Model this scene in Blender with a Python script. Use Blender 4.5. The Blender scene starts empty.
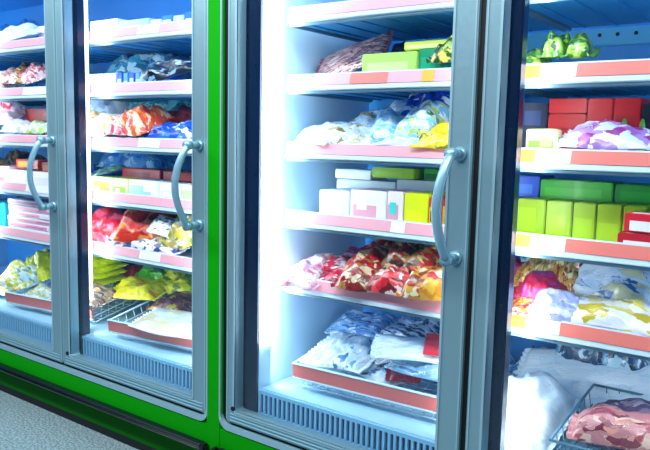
import bpy, bmesh, math, random
import numpy as np
from mathutils import Vector, Matrix, noise, Euler
from mathutils.bvhtree import BVHTree

S = bpy.context.scene
COL = S.collection
R = math.radians

# ------------------------------------------------------------------ camera geometry (metres; freezer fronts lie on y = 0, z = 0 is the floor)
F_PX, YAW, PITCH, ROLL = 699.2, .6315, .1221, .0227
CAM = np.array([.7919, -1.7406, 1.284])
_d = np.array([-math.sin(YAW)*math.cos(PITCH), math.cos(YAW)*math.cos(PITCH), -math.sin(PITCH)])
_r0 = np.array([math.cos(YAW), math.sin(YAW), 0]); _u0 = np.cross(_r0, _d)
_r = _r0*math.cos(ROLL) + _u0*math.sin(ROLL); _u = -_r0*math.sin(ROLL) + _u0*math.cos(ROLL)
def at(px, py, Y):
    """world point on the plane y = Y seen at a photo pixel (survey helper)"""
    v = _d*F_PX + _r*(px-325) + _u*(225-py)
    return Vector(CAM + v*(Y-CAM[1])/v[1])

# ------------------------------------------------------------------ materials
def lin(c):
    if isinstance(c, str):
        c = c.lstrip('#'); c = [int(c[i:i+2], 16)/255 for i in (0, 2, 4)]
    return tuple((x/12.92 if x <= .04045 else ((x+.055)/1.055)**2.4) for x in c) + (1,)
_mc = {}
def mat(name, color, rough=.5, metal=0, coat=0, emit=0, bump=0, bscale=60, spec=.5):
    key = (name, color, rough, metal, coat, emit, bump, bscale)
    if key in _mc: return _mc[key]
    m = bpy.data.materials.new(name); m.use_nodes = True
    nt = m.node_tree; b = nt.nodes['Principled BSDF']
    b.inputs['Base Color'].default_value = lin(color)
    b.inputs['Roughness'].default_value = rough; b.inputs['Metallic'].default_value = metal
    b.inputs['Coat Weight'].default_value = coat; b.inputs['Coat Roughness'].default_value = .12
    b.inputs['Specular IOR Level'].default_value = spec
    if emit:
        b.inputs['Emission Color'].default_value = lin(color); b.inputs['Emission Strength'].default_value = emit
    tc = nt.nodes.new('ShaderNodeTexCoord'); nz = nt.nodes.new('ShaderNodeTexNoise')
    nz.inputs['Scale'].default_value = bscale; nt.links.new(tc.outputs['Object'], nz.inputs['Vector'])
    mp = nt.nodes.new('ShaderNodeMapRange'); mp.inputs['To Min'].default_value = max(0, rough-.06); mp.inputs['To Max'].default_value = min(1, rough+.06)
    nt.links.new(nz.outputs['Fac'], mp.inputs['Value']); nt.links.new(mp.outputs['Result'], b.inputs['Roughness'])
    if bump:
        bp = nt.nodes.new('ShaderNodeBump'); bp.inputs['Strength'].default_value = bump; bp.inputs['Distance'].default_value = .004
        nt.links.new(nz.outputs['Fac'], bp.inputs['Height']); nt.links.new(bp.outputs['Normal'], b.inputs['Normal'])
    _mc[key] = m
    return m

def film(name, cols, scale=14, seed=0, rough=.28, coat=.6, sharp=.04, stretch=(1, 1, 1), bump=.35):
    """printed plastic film: irregular colour fields for print and painted crinkle shading, fixed to the pack, glossy, wrinkled"""
    key = (name, tuple(cols), scale, seed, stretch)
    if key in _mc: return _mc[key]
    m = bpy.data.materials.new(name); m.use_nodes = True
    nt = m.node_tree; b = nt.nodes['Principled BSDF']
    b.inputs['Roughness'].default_value = rough; b.inputs['Coat Weight'].default_value = coat; b.inputs['Coat Roughness'].default_value = .15
    tc = nt.nodes.new('ShaderNodeTexCoord'); mp = nt.nodes.new('ShaderNodeMapping')
    mp.inputs['Location'].default_value = (seed*1.37, seed*.71, seed*2.3); mp.inputs['Rotation'].default_value = (0, 0, seed*.9)
    mp.inputs['Scale'].default_value = (.6, 1.7, 1) if stretch == (1, 1, 1) else stretch
    nt.links.new(tc.outputs['Object'], mp.inputs['Vector'])
    nz = nt.nodes.new('ShaderNodeTexNoise'); nz.inputs['Scale'].default_value = 26; nz.inputs['Detail'].default_value = 3
    nt.links.new(mp.outputs['Vector'], nz.inputs['Vector'])
    va = nt.nodes.new('ShaderNodeVectorMath'); va.operation = 'MULTIPLY_ADD'; va.inputs[1].default_value = (.06, .06, .06)
    nt.links.new(nz.outputs['Color'], va.inputs[0]); nt.links.new(mp.outputs['Vector'], va.inputs[2])
    vo = nt.nodes.new('ShaderNodeTexVoronoi'); vo.inputs['Scale'].default_value = scale*2.6; vo.feature = 'SMOOTH_F1'; vo.inputs['Smoothness'].default_value = .22
    nt.links.new(va.outputs['Vector'], vo.inputs['Vector'])
    sp = nt.nodes.new('ShaderNodeSeparateColor'); nt.links.new(vo.outputs['Color'], sp.inputs['Color'])
    cr = nt.nodes.new('ShaderNodeValToRGB'); cr.color_ramp.interpolation = 'EASE'; el = cr.color_ramp.elements
    n = len(cols); el[0].position = 0; el[0].color = lin(cols[0]); el.remove(el[1])
    for i in range(1, n):
        p = .34 + .5*(i-1)/(n-1); e = el.new(p-.03); e.color = lin(cols[i-1]); e = el.new(p+.03); e.color = lin(cols[i])
    nt.links.new(sp.outputs['Red'], cr.inputs['Fac']); nt.links.new(cr.outputs['Color'], b.inputs['Base Color'])
    n2 = nt.nodes.new('ShaderNodeTexNoise'); n2.inputs['Scale'].default_value = 45; n2.inputs['Detail'].default_value = 3; n2.inputs['Distortion'].default_value = 1.5
    nt.links.new(mp.outputs['Vector'], n2.inputs['Vector'])
    bp = nt.nodes.new('ShaderNodeBump'); bp.inputs['Strength'].default_value = bump; bp.inputs['Distance'].default_value = .008
    nt.links.new(n2.outputs['Fac'], bp.inputs['Height']); nt.links.new(bp.outputs['Normal'], b.inputs['Normal'])
    nt.links.new(bp.outputs['Normal'], b.inputs['Coat Normal'])
    _mc[key] = m
    return m

def glass_mat():
    m = bpy.data.materials.new('door_glass'); m.use_nodes = True
    nt = m.node_tree; nt.nodes.clear()
    out = nt.nodes.new('ShaderNodeOutputMaterial'); mx = nt.nodes.new('ShaderNodeMixShader')
    tr = nt.nodes.new('ShaderNodeBsdfTransparent'); tr.inputs['Color'].default_value = (.95, .98, 1, 1)
    gl = nt.nodes.new('ShaderNodeBsdfGlossy'); gl.inputs['Roughness'].default_value = .02; gl.inputs['Color'].default_value = (.85, .95, 1, 1)
    lw = nt.nodes.new('ShaderNodeLayerWeight'); lw.inputs['Blend'].default_value = .5
    pw = nt.nodes.new('ShaderNodeMath'); pw.operation = 'POWER'; pw.inputs[1].default_value = 4
    ma = nt.nodes.new('ShaderNodeMath'); ma.operation = 'MULTIPLY_ADD'; ma.inputs[1].default_value = .9; ma.inputs[2].default_value = .035
    nt.links.new(lw.outputs['Facing'], pw.inputs[0]); nt.links.new(pw.outputs[0], ma.inputs[0])
    nt.links.new(ma.outputs[0], mx.inputs['Fac']); nt.links.new(tr.outputs['BSDF'], mx.inputs[1]); nt.links.new(gl.outputs['BSDF'], mx.inputs[2])
    nt.links.new(mx.outputs['Shader'], out.inputs['Surface'])
    return m

M = dict(
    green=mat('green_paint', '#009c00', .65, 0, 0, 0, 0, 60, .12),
    kick=mat('green_kick_shade', '#0a6a0c', .7, 0, 0, 0, 0, 60, .1),  # the cabinet green with the low shade painted in
    alu=mat('brushed_aluminium', '#8fb4bf', .38, .55),
    alu_l=mat('light_aluminium', '#a6cdd8', .35, .45),
    handle=mat('handle_grey_blue', '#86b4c6', .3, .35),
    dark=mat('black_gasket', '#04060a', .6),
    navy=mat('navy_mullion', '#04183a', .3, 0, .3),
    white=mat('white_liner', '#c4e6fa', .5),
    back=mat('liner_blue_tint', '#3a9ce4', .45),  # blue tint and the darks between shelves put into the liner colour
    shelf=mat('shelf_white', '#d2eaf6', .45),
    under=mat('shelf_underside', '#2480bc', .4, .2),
    steel=mat('grey_steel', '#7fa0b0', .35, .6),
    wire=mat('white_wire', '#cfe6f0', .3, .2),
    dwire=mat('grey_wire', '#5c8fa3', .3, .4),
    pink=mat('pink_price_paper', '#f6aab4', .5),
    salmon=mat('salmon_price_paper', '#f07a6c', .5),
    redrail=mat('red_price_strip', '#f0746a', .5),
    ycard=mat('yellow_card', '#ffae1e', .5),
    wcard_glare=mat('white_card_glare', '#fbf3ee', .5),
    bumper=mat('bumper_grey', '#16242a', .3, .5),
    rubber_shade=mat('rubber_base_shadow', '#05080a', .5),  # end caps, and the painted shadow at the floor
    glass=glass_mat(),
    led=mat('led_diffuser', '#f2fbff', .4, 0, 0, 3.5),
    led_wide=mat('led_diffuser_wide', '#f2fbff', .4, 0, 0, 7.5),
    panel=mat('blue_back_panel', '#5cc4ee', .45),
    grille=mat('grille_white', '#8ccaec', .45),
    gap=mat('grille_gap_shade', '#1c5488', .7),
)

# ------------------------------------------------------------------ mesh building
class MB:
    def __init__(s): s.v = []; s.f = []; s.m = []
    def add(s, vs, fs, mi=0):
        o = len(s.v); s.v += [Vector(v) for v in vs]
        s.f += [[o+i for i in f] for f in fs]; s.m += [mi]*len(fs)
    def box(s, x0, x1, y0, y1, z0, z1, mi=0, bev=0):
        if bev:
            b = min(bev, (x1-x0)*.45, (y1-y0)*.45, (z1-z0)*.45)
            bm = bmesh.new(); bmesh.ops.create_cube(bm, size=1)
            for v in bm.verts: v.co = Vector(((x0+x1)/2+v.co.x*(x1-x0), (y0+y1)/2+v.co.y*(y1-y0), (z0+z1)/2+v.co.z*(z1-z0)))
            bmesh.ops.bevel(bm, geom=bm.edges[:], offset=b, segments=2, affect='EDGES')
            bm.verts.index_update()
            s.add([v.co.copy() for v in bm.verts], [[v.index for v in f.verts] for f in bm.faces], mi); bm.free(); return
        vs = [(x, y, z) for x in (x0, x1) for y in (y0, y1) for z in (z0, z1)]
        s.add(vs, [(0, 1, 3, 2), (4, 6, 7, 5), (0, 4, 5, 1), (2, 3, 7, 6), (0, 2, 6, 4), (1, 5, 7, 3)], mi)
    def tube(s, pts, r, n=8, mi=0, ry=None):
        pts = [Vector(p) for p in pts]; rings = []; up = Vector((0, 0, 1)); prev = None
        for i, p in enumerate(pts):
            t = (pts[min(i+1, len(pts)-1)] - pts[max(i-1, 0)]).normalized()
            a = prev if prev else (up if abs(t.z) < .9 else Vector((1, 0, 0)))
            x = (a - t*a.dot(t)).normalized(); prev = x; y = t.cross(x)
            rings.append([p + x*math.cos(2*math.pi*k/n)*r + y*math.sin(2*math.pi*k/n)*(ry or r) for k in range(n)])
        o = [v for g in rings for v in g]
        fs = [(i*n+k, i*n+(k+1) % n, (i+1)*n+(k+1) % n, (i+1)*n+k) for i in range(len(pts)-1) for k in range(n)]
        fs += [list(range(n))[::-1], [(len(pts)-1)*n+k for k in range(n)]]
        s.add(o, fs, mi)
    def prism(s, poly, axis, a, b, mi=0):
        """poly of 2-D points extruded along an axis; for axis 'x' poly is (y,z), 'y' -> (x,z), 'z' -> (x,y)"""
        def P(p, t): return {'x': (t, p[0], p[1]), 'y': (p[0], t, p[1]), 'z': (p[0], p[1], t)}[axis]
        n = len(poly)
        s.add([P(p, a) for p in poly] + [P(p, b) for p in poly],
              [list(range(n))[::-1], list(range(n, 2*n))] + [(i, (i+1) % n, n+(i+1) % n, n+i) for i in range(n)], mi)
    def build(s, name, mats, parent=None, smooth=False, origin=None):
        me = bpy.data.meshes.new(name)
        org = Vector(origin) if origin else (parent_world(parent) if parent else Vector())
        me.from_pydata([v-org for v in s.v], [], s.f)
        for m in (mats if isinstance(mats, (list, tuple)) else [mats]): me.materials.append(m)
        me.polygons.foreach_set('material_index', s.m)
        if smooth: me.polygons.foreach_set('use_smooth', [True]*len(me.polygons))
        bm = bmesh.new(); bm.from_mesh(me); bmesh.ops.recalc_face_normals(bm, faces=bm.faces[:]); bm.to_mesh(me); bm.free()
        o = bpy.data.objects.new(name, me); COL.objects.link(o)
        if parent: o.parent = parent
        elif origin: o.location = org
        return o
def parent_world(o):
    v = Vector()
    while o: v += o.location; o = o.parent
    return v
def tag(o, label=None, cat=None, group=None, kind=None):
    for k, v in (('label', label), ('category', cat), ('group', group), ('kind', kind)):
        if v: o[k] = v
    return o
def empty(name, loc, label=None, cat=None, group=None):
    o = bpy.data.objects.new(name, None); COL.objects.link(o); o.location = loc; o.empty_display_size = .05
    return tag(o, label, cat, group)

# ------------------------------------------------------------------ the setting
f = MB(); f.add([(-9, -6, 0), (5, -6, 0), (5, 2, 0), (-9, 2, 0)], [(0, 1, 2, 3)])
fm = bpy.data.materials.new('speckled_floor'); fm.use_nodes = True
nt = fm.node_tree; b = nt.nodes['Principled BSDF']; b.inputs['Roughness'].default_value = .35
tc = nt.nodes.new('ShaderNodeTexCoord'); nz = nt.nodes.new('ShaderNodeTexNoise'); nz.inputs['Scale'].default_value = 110; nz.inputs['Detail'].default_value = 4
nt.links.new(tc.outputs['Object'], nz.inputs['Vector'])
cr = nt.nodes.new('ShaderNodeValToRGB'); cr.color_ramp.elements[0].position = .38; cr.color_ramp.elements[1].position = .62
cr.color_ramp.elements[0].color = lin('#587078'); cr.color_ramp.elements[1].color = lin('#a2b8be')
nt.links.new(nz.outputs['Fac'], cr.inputs['Fac']); nt.links.new(cr.outputs['Color'], b.inputs['Base Color'])
tag(f.build('floor', fm), kind='structure')
w = MB(); w.box(-9, 5, .86, .96, 0, 3.2)
tag(w.build('wall_back', mat('store_wall', '#9fb8c4', .7)), kind='structure')

# ------------------------------------------------------------------ freezers
SH = [1.673, 1.448, 1.221, .985, .754]          # rail bottoms of the five shelves
DECK = .40
ZD0, ZD1 = .268, 2.06                            # door bottom and top
BACK = .74

def rrect(x0, x1, z0, z1, r, n=6):
    pts = []
    for cx, cz, a in ((x1-r, z1-r, 0), (x0+r, z1-r, 90), (x0+r, z0+r, 180), (x1-r, z0+r, 270)):
        for k in range(n+1):
            t = R(a+90*k/n); pts.append((cx+r*math.cos(t), cz+r*math.sin(t)))
    return pts
def ring(mb, outer, inner, y0, y1, mi=0):
    n = len(outer)
    vs = [(p[0], y, p[1]) for y in (y0, y1) for p in outer] + [(p[0], y, p[1]) for y in (y0, y1) for p in inner]
    fs = []
    for i in range(n):
        j = (i+1) % n
        fs += [(i, j, 2*n+j, 2*n+i), (n+i, 3*n+i, 3*n+j, n+j), (i, n+i, n+j, j), (2*n+i, 2*n+j, 3*n+j, 3*n+i)]
    mb.add(vs, fs, mi)

def freezer(x0, x1, bays, label, lwall, rwall, post=None, ins=.028, hw=.088):
    """x0..x1 outer cabinet; bays: list of (door x0, door x1)"""
    root = empty('freezer_cabinet', ((x0+x1)/2, .4, 0), label, 'freezer')
    # carcass
    cg = mat('carcass_grey', '#9fb4bd', .5)
    for nm, bx in (('back_panel', (x0, x1, BACK+.004, .84, .02, 2.2)), ('side_wall', (x0, lwall-.02, .06, BACK, .02, 2.2)), ('side_wall', (rwall+.02, x1, .06, BACK, .02, 2.2)),
                   ('top_panel', (lwall-.02, rwall+.02, .06, BACK, 2.08, 2.2)), ('bottom_panel', (lwall-.02, rwall+.02, .06, BACK, .02, .25))):
        c = MB(); c.box(*bx); c.build(nm, cg, root)
    p = MB(); p.box(x0, x1, .0, .055, 2.09, 2.4); p.build('header_panel', M['green'], root)
    p = MB(); p.box(x0, x1, .0, .055, .155, .240, 0, .006); p.build('base_panel', M['green'], root)
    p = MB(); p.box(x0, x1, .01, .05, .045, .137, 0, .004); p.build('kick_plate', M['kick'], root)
    p = MB(); p.box(x0+.02, x1-.02, .03, .06, .0, .05); p.build('plinth_shadow', M['rubber_shade'], root)  # black strip painted for the shadow under the base
    p = MB()
    xe0, xe1 = x0+.012, x1-.012
    prof = [(0, .165), (-.022, .163), (-.03, .158), (-.026, .155), (-.03, .152), (-.026, .149), (-.03, .146), (-.024, .138), (0, .136)]
    p.prism([(a, b_) for a, b_ in prof], 'x', xe0+.03, xe1-.03)
    bp = p.build('bumper_rail', M['bumper'], root)
    for xa, xb in ((xe0, xe0+.03), (xe1-.03, xe1)):
        q = MB(); q.box(xa, xb, -.034, 0, .132, .168, 0, .008); q.build('end_cap', M['rubber_shade'], bp)
    if post:
        p = MB(); p.box(post[0], post[1], -.002, .055, .02, 2.09, 0, .005); p.build('side_panel', M['green'], root)
    # inner liner: back, side walls, ceiling
    for bx in ((lwall, rwall, BACK-.012, BACK, DECK, 2.06), (lwall-.018, lwall, .06, BACK, .29, 2.06), (rwall, rwall+.018, .06, BACK, .29, 2.06), (lwall, rwall, .06, BACK-.012, 2.045, 2.06)):
        c = MB(); c.box(*bx); c.build('liner_panel', M['back'] if bx[1]-bx[0] > .5 else M['white'], root)
    c = MB(); c.box(lwall, rwall, .066, BACK-.012, DECK-.02, DECK, 0, .004); c.build('deck', mat('deck_blue_white', '#a8d6ee', .45), root)
    # vent grille under the deck
    g = MB(); g.box(lwall, rwall, .056, .066, .385, .398); g.box(lwall, rwall, .056, .066, .300, .314)
    n = int((rwall-lwall)/.0205)
    for i in range(n+1):
        xx = lwall + .004 + i*.0205
        g.box(xx, xx+.0085, .056, .064, .314, .385)
    g.build('vent_grille', M['grille'], root)
    g = MB(); g.box(lwall, rwall, .072, .078, .30, .386); g.build('vent_slot_shade', M['gap'], root)  # dark sheet stands in for the shade inside the slots
    g = MB(); g.prism([(.02, .262), (.056, .262), (.056, .30), (.02, .272)], 'x', lwall, rwall); g.build('door_sill', mat('sill_blue', '#3d7fa6', .4), root)
    # black gasket behind the door edges, mullion between the doors, trim round the opening
    d0, d1 = bays[0][0], bays[-1][1]
    ox0, ox1 = d0-.028, d1+ins
    for xa, xb in [(ox0, d0+.01), (d1-.01, ox1)] + [(bays[i][1]-.012, bays[i+1][0]+.012) for i in range(len(bays)-1)]:
        g = MB(); g.box(xa, xb, .012, .051, .272, ZD1+.02); g.build('gasket', M['dark'], root)
    g = MB(); g.box(ox0, ox1, .012, .05, .252, .272); g.build('gasket', M['dark'], root)
    t = MB(); ring(t, rrect(ox0-.006, ox1+.006, .239, 2.092, .045), rrect(ox0, ox1, .261, 2.085, .036), -.003, .03)
    t.build('opening_trim', M['alu_l'], root)
    # jambs: dark reveals left of the first door and right of the last
    for xa, xb in ((d0, lwall-.002), (rwall+.002, d1)):
        jl = MB(); jl.box(xa, xb, .052, .06, .29, 2.06); jl.build('jamb', M['navy'], root)
    for i in range(len(bays)-1):
        cx = (bays[i][1]+bays[i+1][0])/2
        m_ = MB(); m_.box(cx-.088, cx+hw, .056, .098, .30, 2.05, 0, .004); m_.build('mullion', M['navy'], root)
    return root

def door(root, x0, x1, handle_right=True, fl=.045, fr=.075):
    cx = (x0+x1)/2
    d = MB(); out = rrect(x0, x1, ZD0+.006, ZD1, .012); inn = rrect(x0+fl, x1-fr, ZD0+.05, ZD1-.05, .012)
    ring(d, out, inn, 0, .045)
    o = d.build('door', M['alu'], root)
    l = MB(); ring(l, rrect(x0+fl-.007, x1-fr+.007, ZD0+.043, ZD1-.043, .014), inn, -.003, .004)
    l.build('glazing_bead', M['alu_l'], o)
    for k, z in enumerate((ZD0+.012, ZD0+.024, ZD0+.036)):
        q = MB(); q.box(x0+.02, x1-.02, -.0035, .001, z, z+.004, 0, .001); q.build('rib', M['alu_l'], o)
    for xa in (x0+.004, x1-.008):
        q = MB(); q.box(xa, xa+.004, -.0025, .001, ZD0+.02, ZD1-.02); q.build('edge_lip', M['alu_l'], o)
    g = MB(); g.box(x0+fl-.01, x1-fr+.01, .018, .026, ZD0+.04, ZD1-.04)
    g.build('glass', M['glass'], o)
    s = MB(); s.tube([(x0+.036, -.006, ZD0+.06), (x0+.036, .0, ZD0+.06)], .0085, 12); s.build('screw', M['dark'], o)
    # bow handle on the right stile
    hx = x1 - .034
    h = MB(); pts = []
    for k in range(25):
        t = k/24; z = .970 + t*.283
        pts.append((hx-.012*math.sin(math.pi*t), -.055-.05*math.sin(math.pi*t)**.8, z))
    h.tube(pts, .0115, 10, 0, .015)
    for z in (.970, 1.253):
        h.tube([(hx, .0, z), (hx, -.062, z)], .0125, 12)
        h.tube([(hx, .0, z), (hx, -.008, z)], .019, 16)
        h.tube([(hx, -.047, z), (hx, -.068, z)], .0165, 14)
    hh = h.build('handle', M['handle'], o, smooth=True)
    return o

random.seed(4)
def shelf(root, x0, x1, z, rail, cards, ends):
    s = MB(); s.box(x0, x1, .15, .69, z+.006, z+.018, 0, .003)
    s.box(x0, x1, .142, .156, z-.004, z+.012, 0, .004)
    o = s.build('shelf', [M['shelf']], root)
    q = MB(); q.box(x0, x1, .147, .160, z-.014, z-.004, 0, .003); q.build('front_lip', M['steel'], o)
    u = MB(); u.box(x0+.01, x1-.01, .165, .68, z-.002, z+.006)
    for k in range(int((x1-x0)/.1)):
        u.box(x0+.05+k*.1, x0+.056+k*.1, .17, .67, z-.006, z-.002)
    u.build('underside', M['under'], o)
    for xx in (x0-.004, x1-.004):
        e = MB(); e.box(xx, xx+.008, .145, .69, z-.012, z+.012, 0, .003); e.build('end_bracket', M['steel'], o)
    r_ = MB(); r_.prism([(.140, z), (.144, z-.002), (.158, z+.050), (.153, z+.052)], 'x', x0, x1)
    rr = r_.build('price_rail', M['shelf'], o)
    # paper strip in the rail, then single cards
    def strip(nm, xa, xb, m, off):
        q = MB(); q.prism([(.1415-off, z+.014), (.1435-off, z+.013), (.1517-off, z+.047), (.1497-off, z+.048)], 'x', xa, xb); q.build(nm, m, o)
    strip('price_paper', x0+.004, x1-.004, rail, .0008)
    for xa, xb, m in cards: strip('price_card', xa, xb, m, .0018)
    return o

XA, XB, XC, XD, XE, XF = -1.9015, -1.003, -.928, -.9014, 0, .0199
left = freezer(-3.77, -.9665, [(-3.703, -2.804), (-2.80, XA), (XA+.004, XB)], 'left upright freezer, farther one, packed full, left of the green post', -3.64, -1.09, None, .003, .066)
right = freezer(-.9655, .985, [(XD, XE), (XF, .92)], 'right upright freezer, nearest, with white glowing left wall and green post', -.80, .86, (XB, XC))
# the left cabinet's green end face is the shared post
for root, x0, x1 in ((left, -3.703, -2.804), (left, -2.80, XA), (left, XA+.004, XB), (right, XD, XE), (right, XF, .92)):
    door(root, x0, x1, fl=.054 if root is left else .048 if x0 > 0 else .040, fr=.072)
BAYX = {0: (-3.63, -2.82), 1: (-2.80, -1.91), 2: (-1.885, -1.10), 3: (-.762, .0), 4: (.02, .855)}
CARDS = {4: [(.07, .118, M['ycard']), (.122, .215, M['wcard_glare'])], 3: [(-.33, -.28, M['wcard_glare'])], 2: [(-1.55, -1.42, M['wcard_glare'])], 1: [(-2.4, -2.2, M['wcard_glare'])]}  # nearest bay's white card paints in the stretch washed out by the LED
for bay, (x0, x1) in BAYX.items():
    for k, z in enumerate(SH):
        rail = M['pink'] if bay < 4 else M['salmon']
        cards = list(CARDS[bay]) if bay == 4 else ([] if (k+bay) % 2 or not bay else CARDS[bay])
        if bay == 3 and k == 1: cards = [(-.50, -.36, M['salmon']), (-.24, -.20, M['ycard'])]
        shelf(left if bay < 3 else right, x0, x1, z, rail, cards, None)
# LED strips (the lamps of the freezers, plus added fill strips)
def led(root, x0, x1, y0, y1, m='led'):
    q = MB(); q.box(x0, x1, y0, y1, .56, 2.04, 0, .003); q.build('light_strip', M[m], root)
led(right, -.80, -.766, .064, .096, 'led_wide')
led(right, .085-.03, .085, .10, .118)
led(left, -1.845, -1.833, .10, .114)
led(left, -1.98, -1.95, .10, .118)
led(right, -.10, -.078, .10, .112)  # unseen strip added to fill the right side of its bay
led(left, -1.112, -1.092, .064, .09)  # unseen strip added to even out the light in its bay
led(right, .836, .858, .064, .1)
led(left, -2.765, -2.741, .10, .114)
led(left, -3.638, -3.615, .064, .1)  # unseen strip added to brighten the dark far bay
# perforated air panel high on the back wall of the nearest bay
q = MB(); q.box(-.15, .8, .70, .728, 1.612, 1.668, 0, .004)
ap = q.build('air_panel', M['panel'], right)
for k in range(12):
    xx = k*.0565
    q = MB(); q.tube([(xx, .6985, 1.645), (xx, .701, 1.645)], .0065, 10); q.build('air_hole', M['dark'], ap)

# ------------------------------------------------------------------ settling: every pack is lowered onto what lies under it
SUP = {}
def wverts(o):
    bpy.context.view_layer.update()
    mw = o.matrix_world
    vs = [mw @ v.co for v in o.data.vertices] if o.type == 'MESH' else []
    fs = [list(p.vertices) for p in o.data.polygons] if o.type == 'MESH' else []
    for c in o.children:
        v2, f2 = wverts(c); n = len(vs); vs += v2; fs += [[i+n for i in f_] for f_ in f2]
    return vs, fs
class Sup:
    def __init__(s, z): s.z = z; s.t = []
    def t0_gap(s, vs):
        g = 9
        for v in vs:
            hit = s.t[0][0].ray_cast(Vector((v.x, v.y, v.z+.15)), Vector((0, 0, -1)))
            if hit[0] is not None: g = min(g, hit[3]-.15)
        return g
    def add(s, o):
        vs, fs = wverts(o); s.t.append((BVHTree.FromPolygons(vs, fs), vs))
    def drop(s, o, pad=.0012, soft=False):
        vs, fs = wverts(o); top = 3.0
        lo = min(v.z for v in vs)
        best = lo - s.z if s.z is not None else 9
        base = best
        me = BVHTree.FromPolygons(vs, fs)
        up = 2.0
        for tree, tv in s.t:
            for v in vs:
                hit = tree.ray_cast(Vector((v.x, v.y, v.z+up)), Vector((0, 0, -1)))
                if hit[0] is not None: best = min(best, hit[3]-up)
            x0 = min(v.x for v in vs); x1 = max(v.x for v in vs); y0 = min(v.y for v in vs); y1 = max(v.y for v in vs)
            for v in tv:
                if x0 <= v.x <= x1 and y0 <= v.y <= y1:
                    hit = me.ray_cast(Vector((v.x, v.y, v.z-up-1)), Vector((0, 0, 1)))
                    if hit[0] is not None: best = min(best, hit[3]-up-1)
        if soft:
            # soft packs sink into the pile: no lower than the shelf, no higher than the pile
            if base > 8: base = s.t0_gap(vs)
            best = max(best, min(base, 0))
        if best < 8: o.location.z -= best - pad
        bpy.context.view_layer.update(); s.add(o)
def sup(bay, lvl):
    k = (bay, lvl)
    if k not in SUP: SUP[k] = Sup(SH[lvl-1]+.018 if lvl <= 5 else DECK)
    return SUP[k]

NAMES = {}
def carton(label, bay, lvl, x0, x1, y_top, Y, depth, cols, rot=0, h=None, name='food_carton', cat='box', group=None, panels=3, tilt=(0, 0), wx=None, ref=None):
    """printed carton whose front face spans photo columns x0..x1 at depth Y"""
    zs = SH[lvl-1]+.018 if lvl <= 5 else DECK
    py = ref if ref else y_top
    a, b_ = at(x0, py, Y), at(x1, py, Y)
    w = b_.x-a.x if wx is None else wx; H = h if h else max(.015, at((x0+x1)/2, y_top, Y).z - zs)
    rnd = random.Random(hash_s(label))
    mb = MB(); mb.box(-w/2, w/2, 0, depth, 0, H, 0, .003)
    # tuck flap line on top and glued end seam
    mb.box(-w/2+.004, w/2-.004, depth*.48, depth*.52, H-.0002, H+.0008, 0)
    mats = [mat('card_'+cols[0].strip('#'), cols[0], .45, 0, .08)]
    o = mb.build(name, mats, origin=(0, 0, 0))
    if len(cols) > 1 and panels:
        for i, c in enumerate(cols[1:]):
            pm = mat('print_'+c.strip('#'), c, .45, 0, .08)
            q = MB()
            if i == 0:
                za, zb = H*rnd.uniform(.1, .2), H*rnd.uniform(.55, .8); xa, xb = -w*rnd.uniform(.36, .46), w*rnd.uniform(.2, .45)
            else:
                za = H*rnd.uniform(.12, .5); zb = za+H*rnd.uniform(.2, .35); xa = rnd.uniform(-w*.4, w*.2); xb = min(w*.47, xa+w*rnd.uniform(.2, .4))
            e = .0006*(i+1)
            q.box(xa, xb, -e, .0002, za, zb)
            if i == 0:
                q.box(w/2-.0002, w/2+e, depth*.15, depth*.8, H*.15, H*.75); q.box(-w*.35, w*.35, depth*.12, depth*.42, H-.0002, H+.001)
            lo = q.build('printed_label', pm, None, origin=(0, 0, 0)); lo.parent = o
    o.rotation_euler = (R(tilt[0]), R(tilt[1]), R(rot))
    o.location = ((a.x+b_.x)/2, Y, zs+.5)
    tag(o, label, cat, group)
    sup(bay, lvl).drop(o)
    return o
def hash_s(s):
    v = 7
    for ch in s: v = (v*31 + ord(ch)) % 1000003
    return v

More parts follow.
